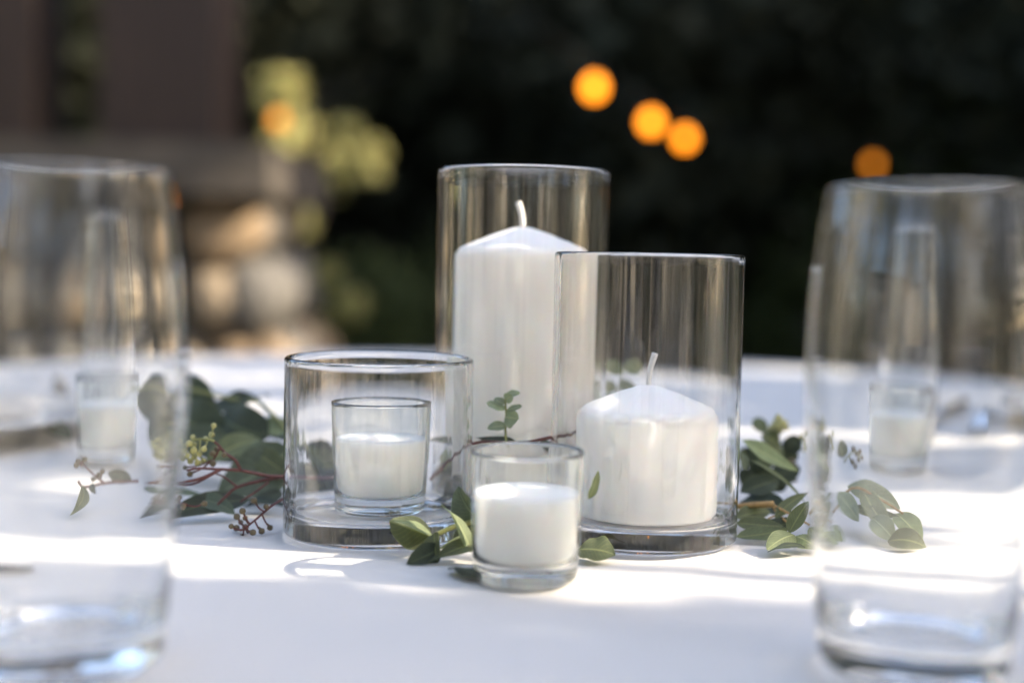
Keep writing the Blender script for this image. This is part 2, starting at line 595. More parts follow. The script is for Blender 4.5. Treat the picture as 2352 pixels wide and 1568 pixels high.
def crown_points(n, g, blobs, clump=0.35, n_clump=90):
    """points in leaf clumps spread through a few ellipsoids (cx,cy,cz,rx,ry,rz)"""
    vol = np.array([b[3] * b[4] * b[5] for b in blobs]); vol = vol / vol.sum()
    cl = []
    for b, v in zip(blobs, vol):
        m = max(4, int(n_clump * v))
        u = g.normal(size=(m, 3)); u /= np.linalg.norm(u, axis=1, keepdims=True)
        rad = g.uniform(0.25, 1.0, size=(m, 1)) ** 0.5
        cl.append(np.array(b[:3]) + u * rad * np.array(b[3:]))
    cl = np.concatenate(cl)
    k = g.integers(0, len(cl), size=n)
    return cl[k] + g.normal(size=(n, 3)) * clump * np.array([1, 1, 0.8])


def tree(name, loc, blobs, n, leaf, mat, bark, trunk_r, label, cat='tree', group=None, seed=0, clump=0.35, n_clump=90, gaps=False, lean=(0, 0), part='crown'):
    g = np.random.default_rng(seed)
    root = empty(name, loc, label, cat, group)
    C = crown_points(n, g, blobs, clump, n_clump)
    C = C[C[:, 2] > 0.03]
    if gaps:
        C = C[drop_in_gaps(C + np.array(loc), leaf * (0.2 if leaf < 0.1 else 0.35))]
    link(part, quads_mesh(part, leaf_quads(C, leaf, g), mat), root)
    top = max(b[2] for b in blobs)
    mb = MB()
    pts = [(0, 0, -0.1), (lean[0] * 0.3, lean[1] * 0.3, top * 0.33), (lean[0] * 0.5, lean[1] * 0.6, top * 0.66), (lean[0], lean[1], top)]
    mb.tube(pts, trunk_r, trunk_r * 0.4, 10, 4)
    for b in blobs:
        z0 = min(top * 0.55, max(0.15, b[2] * 0.6))
        mb.tube([(lean[0] * 0.4, lean[1] * 0.4, z0), (b[0] * 0.5, b[1] * 0.5, (z0 + b[2]) * 0.55), (b[0], b[1], b[2])], trunk_r * 0.4, trunk_r * 0.12, 6, 3)
    mb.build('trunk' if trunk_r > 0.03 else 'stem', bark, root)
    return root

# dark trees behind the table
k = 0
for (x, y, h, w, lab) in [(-7.4, 11.5, 6.2, 1.9, 'dark evergreen tree farthest left, hidden behind the stone pier'), (-4.6, 12.5, 6.6, 2.0, 'dark evergreen tree rising behind the timber posts'),
                     (-2.2, 10.8, 6.0, 1.7, 'dark evergreen tree standing just behind the sunlit yellow bush'), (0.4, 12.2, 6.8, 1.9, 'tallest dark evergreen tree, straight behind the tall vase'),
                     (2.6, 11.0, 6.2, 1.8, 'dark evergreen tree in the gap between the mid height vase and the right glass'), (5.0, 12.4, 6.5, 2.0, 'dark evergreen tree behind the right drinking glass'),
                     (7.2, 11.0, 6.0, 1.9, 'dark evergreen tree farthest right, past the right glass'), (-3.4, 9.4, 4.4, 1.2, 'smaller dark evergreen tree between the stone pier and the tree row'),
                     (1.5, 9.6, 4.8, 1.3, 'smaller dark evergreen tree behind the group of amber bulbs'), (4.1, 9.5, 4.6, 1.3, 'smaller dark evergreen tree above the rim of the right glass')]:
    blobs = [(0, 0, h * 0.28, w, w, h * 0.27), (0.3, 0.1, h * 0.62, w * 0.9, w * 0.9, h * 0.3), (-0.3, -0.3, h * 0.45, w * 1.05, w, h * 0.3)]
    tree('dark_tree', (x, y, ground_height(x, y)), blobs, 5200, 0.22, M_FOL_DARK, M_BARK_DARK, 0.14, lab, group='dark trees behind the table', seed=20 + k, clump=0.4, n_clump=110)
    k += 1
for (x, y, h, w) in [(-8.5, 16, 6, 2.3), (-5.0, 16.5, 6, 2.4), (-2.2, 15.4, 6, 2.4), (0.6, 16.2, 6.4, 2.4), (3.4, 15.4, 6, 2.4), (6.4, 16.4, 6.2, 2.4), (9.2, 15.4, 6, 2.4)]:
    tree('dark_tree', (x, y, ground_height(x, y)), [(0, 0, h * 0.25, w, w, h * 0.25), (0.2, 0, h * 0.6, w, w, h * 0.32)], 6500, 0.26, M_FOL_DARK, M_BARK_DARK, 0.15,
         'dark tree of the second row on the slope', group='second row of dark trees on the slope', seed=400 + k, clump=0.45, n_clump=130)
    k += 1
# mid-green shrubs catching a little light at the right and by the pier
for (px, Y, h, lab) in ((1960, 8.6, 1.5, 'low loose green shrub behind the right drinking glass'), (2010, 9.0, 2.6, 'tallest green shrub, rising above the rim of the right glass'), (1840, 8.9, 0.8, 'small green shrub low in the dark beside the right glass'),
                        (800, 7.8, 0.9, 'low green shrub at the foot of the sunlit yellow bush')):
    p = at(px, 600, Y)
    tree('green_shrub', (p.x, Y, 0), [(0, 0, h * 0.45, 0.55, 0.5, h * 0.45), (0.35, 0.1, h * 0.7, 0.4, 0.35, h * 0.3)], 1500, 0.09, M_FOL_MID, M_BARK_DARK, 0.028,
         lab, 'shrub', seed=int(px), clump=0.16, n_clump=45, part='foliage')
# the sunlit yellow-green bush
bp = at(690, 700, 7.0)
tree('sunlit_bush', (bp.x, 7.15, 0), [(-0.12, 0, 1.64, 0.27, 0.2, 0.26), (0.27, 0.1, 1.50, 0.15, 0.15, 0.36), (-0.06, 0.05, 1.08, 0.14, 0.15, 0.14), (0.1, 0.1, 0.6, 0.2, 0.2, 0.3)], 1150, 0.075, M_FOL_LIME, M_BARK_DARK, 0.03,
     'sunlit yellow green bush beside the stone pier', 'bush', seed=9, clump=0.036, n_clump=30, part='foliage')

# unseen trees added on the right for shade, crowns cut open where sun should land
tree('added_shade_tree', (2.7, 0.1, 0), [(0, -0.7, 1.5, 0.5, 0.9, 1.0), (0, 0.35, 2.0, 0.5, 1.0, 1.1), (0, 1.3, 1.6, 0.5, 0.9, 1.0), (0, 0.2, 2.9, 0.6, 1.4, 0.7)], 36000, 0.07, M_FOL_MID, M_BARK_DARK, 0.025,
     'unseen leafy tree added right of the table to cast dappled shade', seed=61, clump=0.27, n_clump=650, gaps=True)
k = 0
for (x, y, h, w) in [(5.6, 2.1, 5.5, 1.5), (7.0, 4.3, 6.5, 1.7), (7.4, 6.7, 6.5, 1.8), (8.8, 8.9, 7.0, 2.0), (9.6, 11.6, 7.0, 2.0), (6.0, 7.9, 6.4, 1.5), (8.9, 6.6, 7.0, 1.8), (5.4, -3.2, 4.2, 1.2)]:  # row added out of view to keep sun off the background
    h *= 1.35
    blobs = [(0, 0, h * 0.3, w * 0.8, w, h * 0.28), (0, 0.2, h * 0.6, w * 0.8, w, h * 0.3), (0.2, -0.3, h * 0.82, w * 0.6, w * 0.8, h * 0.18)]
    tree('added_shade_tree', (x, y, 0), blobs, 12000, 0.18, M_FOL_MID, M_BARK_DARK, 0.1,
         'tall unseen leafy tree added on the right to keep sun off the background', group='unseen tree row added for shade', seed=80 + k, clump=0.4, n_clump=120, gaps=True)
    k += 1

# unseen pale-barked trees added behind the photographer as streaks for the glass to reflect
k = 0
for (x, y, h, r) in [(1.1, -5.0, 5.6, 0.14), (3.4, -6.4, 6.0, 0.15), (-0.4, -7.6, 6.4, 0.18), (-6.4, -3.2, 5.6, 0.17), (-6.8, 1.2, 5.4, 0.17), (6.5, -8.0, 6, 0.16), (-2.2, -9.5, 7, 0.2), (2.3, -10, 7, 0.2),
                     (-5.2, -0.8, 5.2, 0.12), (-8.2, -1.2, 6.2, 0.2), (-7.6, 3.6, 6.0, 0.18), (-5.0, -7.5, 6.6, 0.2), (0.4, -3.6, 5.0, 0.08), (2.2, -4.4, 5.2, 0.09)]:
    w = 1.1
    blobs = [(0.2, 0, h * 0.72, w, w, h * 0.16), (-0.5, 0.3, h * 0.85, w * 0.8, w * 0.8, h * 0.13), (0.6, -0.3, h * 0.55, w * 0.6, w * 0.6, h * 0.12)]
    tree('added_pale_tree', (x, y, 0), blobs, 3000, 0.13, M_FOL_MID if k % 2 else M_FOL_LIME, M_BARK_PALE, r,
         'pale barked tree with a high open crown added behind the photographer for the glass to reflect', group='pale barked trees added for reflections', seed=120 + k, clump=0.3, n_clump=60, lean=(0.2 - 0.1 * (k % 4), 0.1))
    k += 1
k = 0
for (x, y, h, r) in [(-1.5, -4.4, 5.2, 0.13), (-3.2, -4.6, 6.0, 0.17), (-4.2, -2.6, 5.0, 0.12), (-2.7, -3.0, 5.4, 0.10), (-2.3, -5.4, 5.4, 0.15), (-4.9, -3.3, 5.4, 0.12)]:  # dark trunks added to split the wall's reflection into streaks
    tree('dark_tree', (x, y, 0), [(0.2, 0, h * 0.75, 0.8, 0.8, h * 0.14), (-0.3, 0.3, h * 0.88, 0.6, 0.6, h * 0.1)], 2000, 0.13, M_FOL_DARK, M_BARK_DARK, r,
         'dark barked tree added to break the reflected pale wall into streaks', group='dark barked trees added for reflections', seed=320 + k, clump=0.3, n_clump=50)
    k += 1
M_STUCCO = simple('pale_stucco', (0.76, 0.70, 0.60), 0.9, 0.08, 14, 0.004)
wl = empty('reflection_wall', (-4.7, -4.4, 0), 'pale stucco wall added at the back left as a bright surface for the glass to reflect', 'wall')  # unseen wall, added as a bright surface for the vases to reflect
wl.rotation_euler = (0, 0, math.atan2(-4.4, 3.0))
MB().box(-2.9, 2.9, -0.12, 0.12, -0.1, 1.9).build('render_face', M_STUCCO, wl, smooth=False)
MB().box(-2.95, 2.95, -0.17, 0.17, 1.902, 1.97).build('coping', M_CAP, wl, smooth=False)
tree('dark_tree', (0.12, -2.3, 0), [(0, 0, 4.0, 1.0, 1.0, 0.7), (0.4, -0.3, 4.7, 0.8, 0.8, 0.5)], 3500, 0.13, M_FOL_DARK, M_BARK_DARK, 0.2,
     'thick dark trunked tree added close behind the photographer as a dark reflection', seed=301, clump=0.3, n_clump=60)  # trunk added to put a dark middle streak in the vase reflections
k = 0
for (x, y, h, w) in [(-11, -2, 5.0, 2.0), (-10.5, -6.5, 5.6, 2.2), (-7.6, -10.5, 5.0, 2.1), (-3.6, -12.0, 6.0, 2.2), (0.2, -12, 4.8, 2.0), (4.0, -12, 6.2, 2.2), (7.6, -10.0, 5.2, 2.0), (10.2, -6.6, 5.8, 2.0), (-11, 2.6, 5.6, 2.0), (-11.5, 6.6, 5.8, 2.2)]:  # shrubs added out of view for contrast in the glass reflections
    tree('green_shrub', (x, y, 0), [(0, 0, h * 0.35, w, w, h * 0.35), (0.3, 0.2, h * 0.7, w * 0.7, w * 0.7, h * 0.25)], 4500, 0.19, M_FOL_DARK if k % 2 else M_FOL_MID, M_BARK_DARK, 0.06,
         'broad green shrub added behind the photographer as contrast in the reflections', 'shrub', group='broad shrubs added for reflections', seed=200 + k, clump=0.35, n_clump=70, part='foliage')
    k += 1

# ------------------------------------------------------------------ stone pier and posts
PX0, PX1, PY0, PY1 = -2.35, -0.80, 4.05, 5.0
pier = empty('stone_pier', (-1.5, 4.5, 0), 'river stone pier with a flat cap at the left behind the table', 'pier')
po = Vector((-1.5, 4.5, 0))
MB().box(PX0 + 0.06, PX1 - 0.06, PY0 + 0.06, PY1 - 0.06, -0.05, 1.06).build('mortar_core', M_MORTAR, pier, po, smooth=False)

def stone_mesh(seed):
    import bmesh
    bm = bmesh.new()
    bmesh.ops.create_icosphere(bm, subdivisions=2, radius=1.0)
    for v in bm.verts:
        n = noise.noise(v.co * 1.1 + Vector((seed * 5.1, 0, 0)))
        v.co *= 1 + 0.34 * n
        m_ = max(abs(v.co.x), abs(v.co.z))
        v.co *= 0.9 + 0.12 * m_
    me = bpy.data.meshes.new('stone')
    bm.to_mesh(me); bm.free()
    me.polygons.foreach_set('use_smooth', [True] * len(me.polygons))
    return me

smeshes = []
for s in range(3):
    for mt in (M_STONE_TAN, M_STONE_CREAM, M_STONE_GREY):
        me = stone_mesh(s * 3 + 1.7)
        me.materials.append(mt)
        smeshes.append(me)
srng = random.Random(5)
def put_stone(x, y, z, rx, ry, rz, rot, me):
    o = link('stone', me, pier)
    o.location = Vector((x, y, z)) - po
    o.scale = (rx, ry, rz)
    o.rotation_euler = (0, rot, srng.uniform(-0.2, 0.2))
z = 0.1
row = 0
while z < 1.0:
    rh = srng.uniform(0.12, 0.16)
    PE = PX1 + 0.10 * (1.05 - z - rh) / 0.45 - 0.02
    x = PX0 + 0.02
    while x < PE - 0.05:
        rw = srng.uniform(0.08, 0.14)
        cx = min(x + rw, PE - rw * 0.75)
        me = srng.choice(smeshes)
        put_stone(cx, PY0 + 0.06, z + rh * srng.uniform(0.7, 1.05), rw * 0.98, 0.10, rh * srng.uniform(0.95, 1.12), srng.uniform(-0.35, 0.35), me)
        x += rw * 1.93
    yy = PY0 + 0.2
    while yy < PY1 - 0.05:
        rw = srng.uniform(0.10, 0.16)
        put_stone(PE - 0.06, yy, z + rh, 0.10, rw, rh * 1.03, 0, srng.choice(smeshes))
        yy += rw * 1.9
    z += rh * 1.9
    row += 1
MB().box(PX0 - 0.1, PX1 + 0.05, PY0 - 0.12, PY1 + 0.1, 1.075, 1.235).build('cap', M_CAP, pier, po, smooth=False)
pier.children[-1].modifiers.new('edge', 'BEVEL').width = 0.02

def timber(x0, x1, y0, y1, label):
    cx, cyy = (x0 + x1) / 2, (y0 + y1) / 2
    o = MB().box(x0 - cx, x1 - cx, y0 - cyy, y1 - cyy, 0, 3.2).build('timber_post', M_TIMBER, smooth=False)
    o.location = (cx, cyy, 1.235)
    bv = o.modifiers.new('edge', 'BEVEL'); bv.width = 0.012; bv.segments = 2
    tag(o, label, 'post', 'timber posts on the stone pier')
tp0, tp1 = at(225, 200, 4.3), at(495, 200, 4.3)
timber(tp0.x, tp1.x, 4.3, 4.3 + 0.38, 'broad brown timber post at the right end of the stone pier')
tp0, tp1 = at(-120, 200, 4.3), at(75, 200, 4.3)
timber(tp0.x, tp1.x, 4.3, 4.3 + 0.30, 'dark timber post cut by the left edge of the photo')

# ------------------------------------------------------------------ string lights
bulb_prof = prof_smooth([(0.0, -0.048), (0.022, -0.043), (0.0365, -0.018), (0.037, 0.0), (0.025, 0.021), (0.0125, 0.034)], 3)
ME_BULB = lathe('bulb', bulb_prof, M_BULB, 20)
ME_BULB_DIM = lathe('dim_bulb', [(r_ * 0.85, z_ * 0.85) for r_, z_ in bulb_prof], M_BULB_DIM, 20)
ME_SOCKET = lathe('socket', [(0.0, 0.03), (0.0145, 0.03), (0.0145, 0.07), (0.006, 0.075), (0.0, 0.076)], M_BLACK, 12)
def light_string(label, pts, bulbs, dim=()):
    root = empty('string_light', pts[0], label, 'string lights')
    o = Vector(pts[0])
    MB().tube(pts, 0.004, 0.004, 5, 6).build('cable', M_BLACK, root, o)
    for i, b in enumerate(bulbs):
        s = link('socket', ME_SOCKET, root); s.location = Vector(b) - o
        q = link('bulb', ME_BULB_DIM if i in dim else ME_BULB, root); q.location = Vector(b) - o
B1 = [at(1365, 197, 5.6), at(1496, 277, 6.0), at(1573, 315, 6.9), at(2005, 376, 7.8)]
up = Vector((0, 0, 0.072))
light_string('string of glowing amber bulbs hanging in the dark behind the tall vase', [at(1180, 60, 4.9) + up] + [b + up for b in B1] + [at(2330, 330, 8.6) + up], B1, (3,))
B2 = [at(640, 272, 6.6)]
light_string('string with one glowing amber bulb in front of the yellow bush', [at(450, 200, 5.6) + up, B2[0] + up, at(900, 190, 8.6) + up], B2, (0,))

# ------------------------------------------------------------------ the table cloth
TC, TR = Vector((0.0, 1.05, TZ)), 0.915
def cloth():
    seg, verts, faces, rings = 300, [], [], []
    radii = [0.0] + [TR * (i / 100) for i in range(1, 101)]
    def wrinkle(x, y):
        a = noise.noise(Vector((x * 2.2, y * 7.0, 1.3))) * 0.0016
        b = noise.noise(Vector((x * 7.0, y * 15.0, 4.1))) * 0.0011
        c = (1 - abs(noise.noise(Vector((x * 3.0 + 2, y * 5.0 + x * 2, 7.7)))) * 2.2)
        c = max(0.0, c) ** 6 * 0.0016                    # soft creases left by folding
        for q in (x - 0.21, y - 0.78, y - 1.42):         # ironed fold lines
            c += 0.0011 * math.exp(-(q / 0.006) ** 2)
        return a + b + c - 0.0018
    for r in radii:
        if r == 0: rings.append([0]); verts.append((0, 0, wrinkle(0, 1.05))); continue
        ids = []
        for k_ in range(seg):
            a = 2 * math.pi * k_ / seg
            x, y = r * math.cos(a), r * math.sin(a)
            e = max(0.0, (r - TR + 0.012) / 0.012)
            ids.append(len(verts)); verts.append((x, y, wrinkle(x, y + 1.05) - 0.004 * e))
        rings.append(ids)
    for d in (0.01, 0.03, 0.07, 0.14, 0.25, 0.38, 0.52, 0.66, 0.735):
        ids = []
        for k_ in range(seg):
            a = 2 * math.pi * k_ / seg
            amp = min(1.0, d / 0.3)
            f = 0.035 * math.sin(a * 15 + 1.5 * math.sin(a * 3)) + 0.018 * math.sin(a * 26 + 2)
            r = TR + 0.004 + 0.03 * amp + f * amp
            ids.append(len(verts)); verts.append((r * math.cos(a), r * math.sin(a), -0.004 - d))
        rings.append(ids)
    for A, B in zip(rings[:-1], rings[1:]):
        for k_ in range(seg):
            k2 = (k_ + 1) % seg
            if len(A) == 1: faces.append((A[0], B[k_], B[k2]))
            else: faces.append((A[k_], B[k_], B[k2], A[k2]))
    o = link('tablecloth', mesh_from('tablecloth', verts, faces, M_CLOTH))
    o.location = TC
    return tag(o, 'white floor length tablecloth spread over the round table', 'tablecloth')
table = cloth()
k = 0
for (x, y, lab) in ((-1.75, -3.7, 'white clothed table added straight behind the photographer as a bright reflection'), (-4.3, -1.9, 'white clothed table added on the far left as a bright reflection'),
                    (2.2, -3.3, 'white clothed table added behind the photographer to the right as a bright reflection')):
    o = table.copy()  # extra clothed tables, added as bright shapes for the glass to reflect
    COL.objects.link(o)
    o.location = (x, y, TZ); o.rotation_euler = (0, 0, 1.3 + k)
    o['label'] = lab
    k += 1

# ------------------------------------------------------------------ glass vases, candles
def vase(x, y, h, wall, taper, reach, label, seed, rad=0.0503):
    r, t, b = rad, wall, 0.0105
    t_low = wall - taper                       # drawn glass: the wall thins below the rim
    def inner(z):
        k_ = min(1.0, max(0.0, (h - z) / reach))
        return r - (t + (t_low - t) * k_)
    prof = [(0, 0.0006), (r * 0.6, 0.0005), (r - 0.006, 0.0001)] + arc(r - 0.0022, 0.0022, 0.0022, -90, 0, 5)
    prof += [(r, 0.0022 + (h - 0.0042) * i / 12) for i in range(1, 13)]
    prof += arc(r - t / 2, h - t / 2, t / 2, 0, 180, 6)
    prof += [(inner(z), z) for z in [h - t / 2 - (h - t / 2 - b - 0.006) * i / 24 for i in range(1, 25)]]
    ri = r - t_low
    prof += [(ri + (-0.005 + 0.005 * math.cos(R(q))), b + 0.005 - 0.005 * math.sin(R(q))) for q in (18, 36, 54, 72, 90)]
    prof += [(r * 0.5, b - 0.0003), (0, b - 0.0008)]
    o = link('glass_vase', lathe('glass_vase', prof, M_VASE, 192, 0.00010, seed))
    o.location = (x, y, TZ + 0.0003)
    o.cycles.is_caustics_caster = True
    return tag(o, label, 'vase', 'clear cylinder vases of the centrepiece')

VS, VM, VT = (-0.0706, 0.680), (0.0722, 0.680), (0.0052, 0.752)
vase(*VT, 0.199, 0.0026, 0.0006, 0.08, 'tallest clear glass cylinder vase, at the back, holding the tall white candle', 1)
vase(*VM, 0.1515, 0.0028, 0.0010, 0.075, 'mid height clear glass cylinder vase on the right holding the short white candle', 2)
vase(*VS, 0.0935, 0.0038, 0.0018, 0.05, 'shortest clear glass cylinder vase with a thick rim holding a votive', 3)

def pillar(x, y, r, sh, apex, wick, label, curve, z0=0.0105):
    root = empty('pillar_candle', (x, y, TZ + z0 + 0.0003), label, 'candle')
    prof = [(0, 0), (r - 0.004, 0)] + arc(r - 0.004, 0.004, 0.004, -90, 0, 4)
    prof += [(r * (1 - 0.004 * i / 6), 0.004 + (sh - 0.010) * i / 6) for i in range(1, 7)]
    rr = r * 0.996
    prof += [(rr - 0.0003, sh - 0.0025), (rr - 0.0016, sh), (rr - 0.0045, sh + 0.0022), (r * 0.72, sh + (apex - sh) * 0.36), (r * 0.4, sh + (apex - sh) * 0.72), (r * 0.14, sh + (apex - sh) * 0.96), (0.002, apex), (0, apex)]
    o = link('body', lathe('pillar_body', prof, M_WAX, 128, 0.00035, seed=int(apex * 1000)), root)
    o.cycles.is_caustics_receiver = True
    mb = MB()
    mb.tube([(0, 0, apex - 0.003), (curve * 0.1, 0, apex + wick * 0.3), (curve * 0.45, 0, apex + wick * 0.65), (curve, -0.0008, apex + wick)], 0.00145, 0.0017, 8, 4)
    mb.build('wick', M_WICK, root)
    return root
pillar(*VT, 0.0398, 0.1415, 0.1555, 0.0145, 'tall white pillar candle with unburnt wick inside the tallest vase', -0.003)
pillar(0.0735, 0.680, 0.0376, 0.0575, 0.0712, 0.017, 'short white pillar candle with unburnt wick inside the mid height vase', 0.003)

VOT_PROF = prof_smooth([(0, 0.0015), (0.016, 0.0010), (0.0215, 0.0004), (0.0238, 0.0022), (0.0243, 0.006), (0.0250, 0.022), (0.0257, 0.042), (0.0262, 0.0585),
                        (0.0259, 0.0600), (0.0252, 0.0604), (0.0247, 0.0596), (0.0245, 0.058), (0.0241, 0.042), (0.0235, 0.022), (0.0229, 0.0125), (0.0206, 0.0100), (0.012, 0.0093), (0, 0.0090)], 3)
ME_VOT = lathe('votive_glass', VOT_PROF, M_VOTIVE, 96, 0.00008, 9)
WAX_PROF = [(0, 0.0093), (0.012, 0.0096), (0.0203, 0.0104), (0.02270, 0.0128), (0.02335, 0.022), (0.02390, 0.0395), (0.02394, 0.0414), (0.0228, 0.0405), (0.019, 0.0399), (0, 0.0396)]
ME_VWAX = lathe('votive_wax', WAX_PROF, M_WAX, 64)
def votive(x, y, z, label):
    root = empty('votive_candle', (x, y, TZ + z), label, 'votive candle', 'clear glass votives with white wax')
    g = link('glass_cup', ME_VOT, root); g.cycles.is_caustics_caster = True
    w = link('wax', ME_VWAX, root); w.cycles.is_caustics_receiver = True
votive(0.0081, 0.5805, 0.0003, 'clear glass votive of white wax standing in front of all the vases')
votive(-0.0690, 0.676, 0.0112, 'clear glass votive of white wax standing inside the shortest vase')
votive(-0.277, 0.890, 0.0003, 'clear glass votive seen through the left drinking glass')
votive(0.279, 0.920, 0.0003, 'clear glass votive seen through the right drinking glass')

# ------------------------------------------------------------------ drinking glasses
TUM = prof_smooth([(0, 0.0035), (0.017, 0.0028), (0.028, 0.0006), (0.0322, 0.0010), (0.0342, 0.0045), (0.0354, 0.016), (0.0376, 0.04), (0.0409, 0.08), (0.0422, 0.110), (0.0416, 0.136), (0.0393, 0.160), (0.0370, 0.1738),
                   (0.0366, 0.1750), (0.0360, 0.1752), (0.0355, 0.1742), (0.0378, 0.1595), (0.0401, 0.1355), (0.0407, 0.110), (0.0394, 0.080), (0.0360, 0.040), (0.0336, 0.0225), (0.0302, 0.0150), (0.020, 0.0125), (0, 0.0120)], 5)
ME_TUM = lathe('tumbler', TUM, M_TUMBLER, 128, 0.00005, 4)
FLU = prof_smooth([(0, 0.0035), (0.012, 0.0028), (0.020, 0.0006), (0.0235, 0.0012), (0.0252, 0.005), (0.0275, 0.03), (0.0283, 0.06), (0.0275, 0.095), (0.0252, 0.135), (0.0228, 0.1745),
                   (0.0225, 0.1800), (0.0217, 0.1806), (0.0210, 0.1796), (0.0211, 0.1745), (0.0234, 0.135), (0.0256, 0.095), (0.0262, 0.06), (0.0250, 0.03), (0.0222, 0.0140), (0.012, 0.0110), (0, 0.0105)], 4)
ME_FLU = lathe('flute', FLU, M_TUMBLER, 96, 0.00006, 5)
def stand(name, me, x, y, label, cat, group):
    o = link(name, me)
    o.location = (x, y, TZ + 0.0003)
    o.cycles.is_caustics_caster = True
    return tag(o, label, cat, group)
stand('drinking_glass', ME_TUM, 0.1505, 0.464, 'large empty stemless glass close up at the right edge of the photo', 'drinking glass', 'stemless drinking glasses')
stand('drinking_glass', ME_TUM, -0.1585, 0.452, 'large empty stemless glass close up at the left edge of the photo', 'drinking glass', 'stemless drinking glasses')
stand('champagne_flute', ME_FLU, 0.326, 1.05, 'slim stemless flute behind the right votive', 'flute', 'stemless champagne flutes')
stand('champagne_flute', ME_FLU, -0.352, 1.14, 'slim stemless flute behind the left votive', 'flute', 'stemless champagne flutes')

# ------------------------------------------------------------------ place settings
PLATE = prof_smooth([(0, 0.003), (0.05, 0.003), (0.075, 0.002), (0.08, 0.0005), (0.084, 0.003), (0.092, 0.010), (0.128, 0.0165), (0.1345, 0.0182), (0.135, 0.0195), (0.128, 0.0185), (0.092, 0.0130), (0.080, 0.0070), (0.05, 0.0060), (0, 0.0060)], 3)
ME_PLATE = lathe('plate', PLATE, M_CHINA, 72)
def plate(x, y, label):
    o = link('plate', ME_PLATE); o.location = (x, y, TZ + 0.0003)
    tag(o, label, 'plate', 'white china plates')
plate(-0.462, 1.00, 'white china plate with a rolled napkin on the left side of the table')
plate(0.62, 1.17, 'white china plate on the far right of the table')

def napkin(x, y, z, rot, L, Wd, label):
    n, m = 14, 10
    vs_, fs = [], []
    for side in (0, 1):
        for i in range(n + 1):
            for j in range(m + 1):
                u, v = i / n - 0.5, j / m - 0.5
                pillow = (1 - (2 * u) ** 6) * (1 - (2 * v) ** 4)
                zz = 0.016 * pillow * (1 + 0.25 * math.sin(v * 14 + u * 3)) + 0.004 * noise.noise(Vector((u * 5, v * 5, z))) if side == 0 else 0.0
                vs_.append((u * L, v * Wd, max(0.0, zz) + (0.0008 if side == 0 else 0)))
    st_ = (n + 1) * (m + 1)
    for side in (0, 1):
        for i in range(n):
            for j in range(m):
                a = side * st_ + i * (m + 1) + j
                q = (a, a + 1, a + m + 2, a + m + 1)
                fs.append(q if side else q[::-1])
    o = link('napkin', mesh_from('napkin', vs_, fs, M_NAPKIN))
    o.location = (x, y, z); o.rotation_euler = (0, 0, rot)
    tag(o, label, 'napkin')
napkin(-0.475, 1.05, TZ + 0.0065, 0.5, 0.17, 0.08, 'folded cream napkin lying on the left plate')
napkin(0.63, 1.20, TZ + 0.0065, -0.4, 0.19, 0.10, 'folded cream napkin lying on the right plate')

def fork(tip, end, label):
    tip, end = Vector(tip), Vector(end)
    d = (end - tip); L = d.length; ang = math.atan2(d.y, d.x)
    root = empty('fork', tip, label, 'fork')
    root.rotation_euler = (0, 0, ang)
    for k_ in range(4):
        y = (k_ - 1.5) * 0.0062
        MB().tube([(0, y, 0.008), (0.02, y, 0.0035), (0.045, y, 0.003), (0.058, y * 0.9, 0.005)], 0.0009, 0.0014, 6, 3).build('tine', M_STEEL, root)
    def strip(secs):
        mb = MB(); vs_, fs = [], []
        for (x, w, zc, t) in secs:
            vs_ += [(x, -w, zc), (x, w, zc), (x, w, zc + t), (x, -w, zc + t)]
        for i in range(len(secs) - 1):
            for k2 in range(4):
                fs.append((i * 4 + k2, i * 4 + (k2 + 1) % 4, i * 4 + 4 + (k2 + 1) % 4, i * 4 + 4 + k2))
        fs += [(3, 2, 1, 0), tuple(len(vs_) - 4 + q for q in range(4))]
        return mb.add(vs_, fs)
    o = strip([(0.056, 0.0108, 0.0035, 0.0016), (0.066, 0.0112, 0.006, 0.0016), (0.078, 0.008, 0.009, 0.002), (0.088, 0.0035, 0.011, 0.0025), (0.11, 0.0028, 0.011, 0.003), (0.15, 0.0042, 0.008, 0.003), (0.19, 0.007, 0.003, 0.003), (min(L, 0.21), 0.006, 0.0012, 0.002)]).build('handle', M_STEEL, root, smooth=False)
    o.modifiers.new('edge', 'BEVEL').width = 0.0006

def knife(tip, end, label):
    tip, end = Vector(tip), Vector(end)
    d = (end - tip); ang = math.atan2(d.y, d.x)
    root = empty('knife', tip, label, 'knife', 'steel table knives')
    root.rotation_euler = (0, 0, ang)
    mb = MB()
    top = [(0, 0.0), (0.012, 0.006), (0.04, 0.0085), (0.10, 0.009), (0.115, 0.0055)]
    bot = [(0.115, -0.005), (0.0, -0.006), (-0.002, -0.003)]
    out = top + bot
    n = len(out)
    mb.add([(x, y, 0.0012) for x, y in out] + [(x, y, 0.0026) for x, y in out], [tuple(range(n - 1, -1, -1)), tuple(range(n, 2 * n))] + [(i, (i + 1) % n, n + (i + 1) % n, n + i) for i in range(n)])
    mb.build('blade', M_STEEL, root, smooth=False)
    h = MB(); h.tube([(0.112, 0, 0.0045), (0.14, 0, 0.005), (0.18, 0, 0.006), (0.225, 0, 0.0062)], 0.0040, 0.0058, 10, 3)
    h.build('handle', M_STEEL, root)
fork((0.405, 1.085, TZ), (0.505, 1.27, TZ), 'steel fork with tines towards the camera beside the right votive')
knife((-0.385, 1.15, TZ), (-0.49, 1.36, TZ), 'steel knife lying behind the left plate')
knife((0.352, 1.13, TZ), (0.47, 1.30, TZ), 'steel knife lying left of the fork on the right')
knife((-0.213, 0.553, TZ), (-0.41, 0.60, TZ), 'steel knife tip entering the picture low at the left')

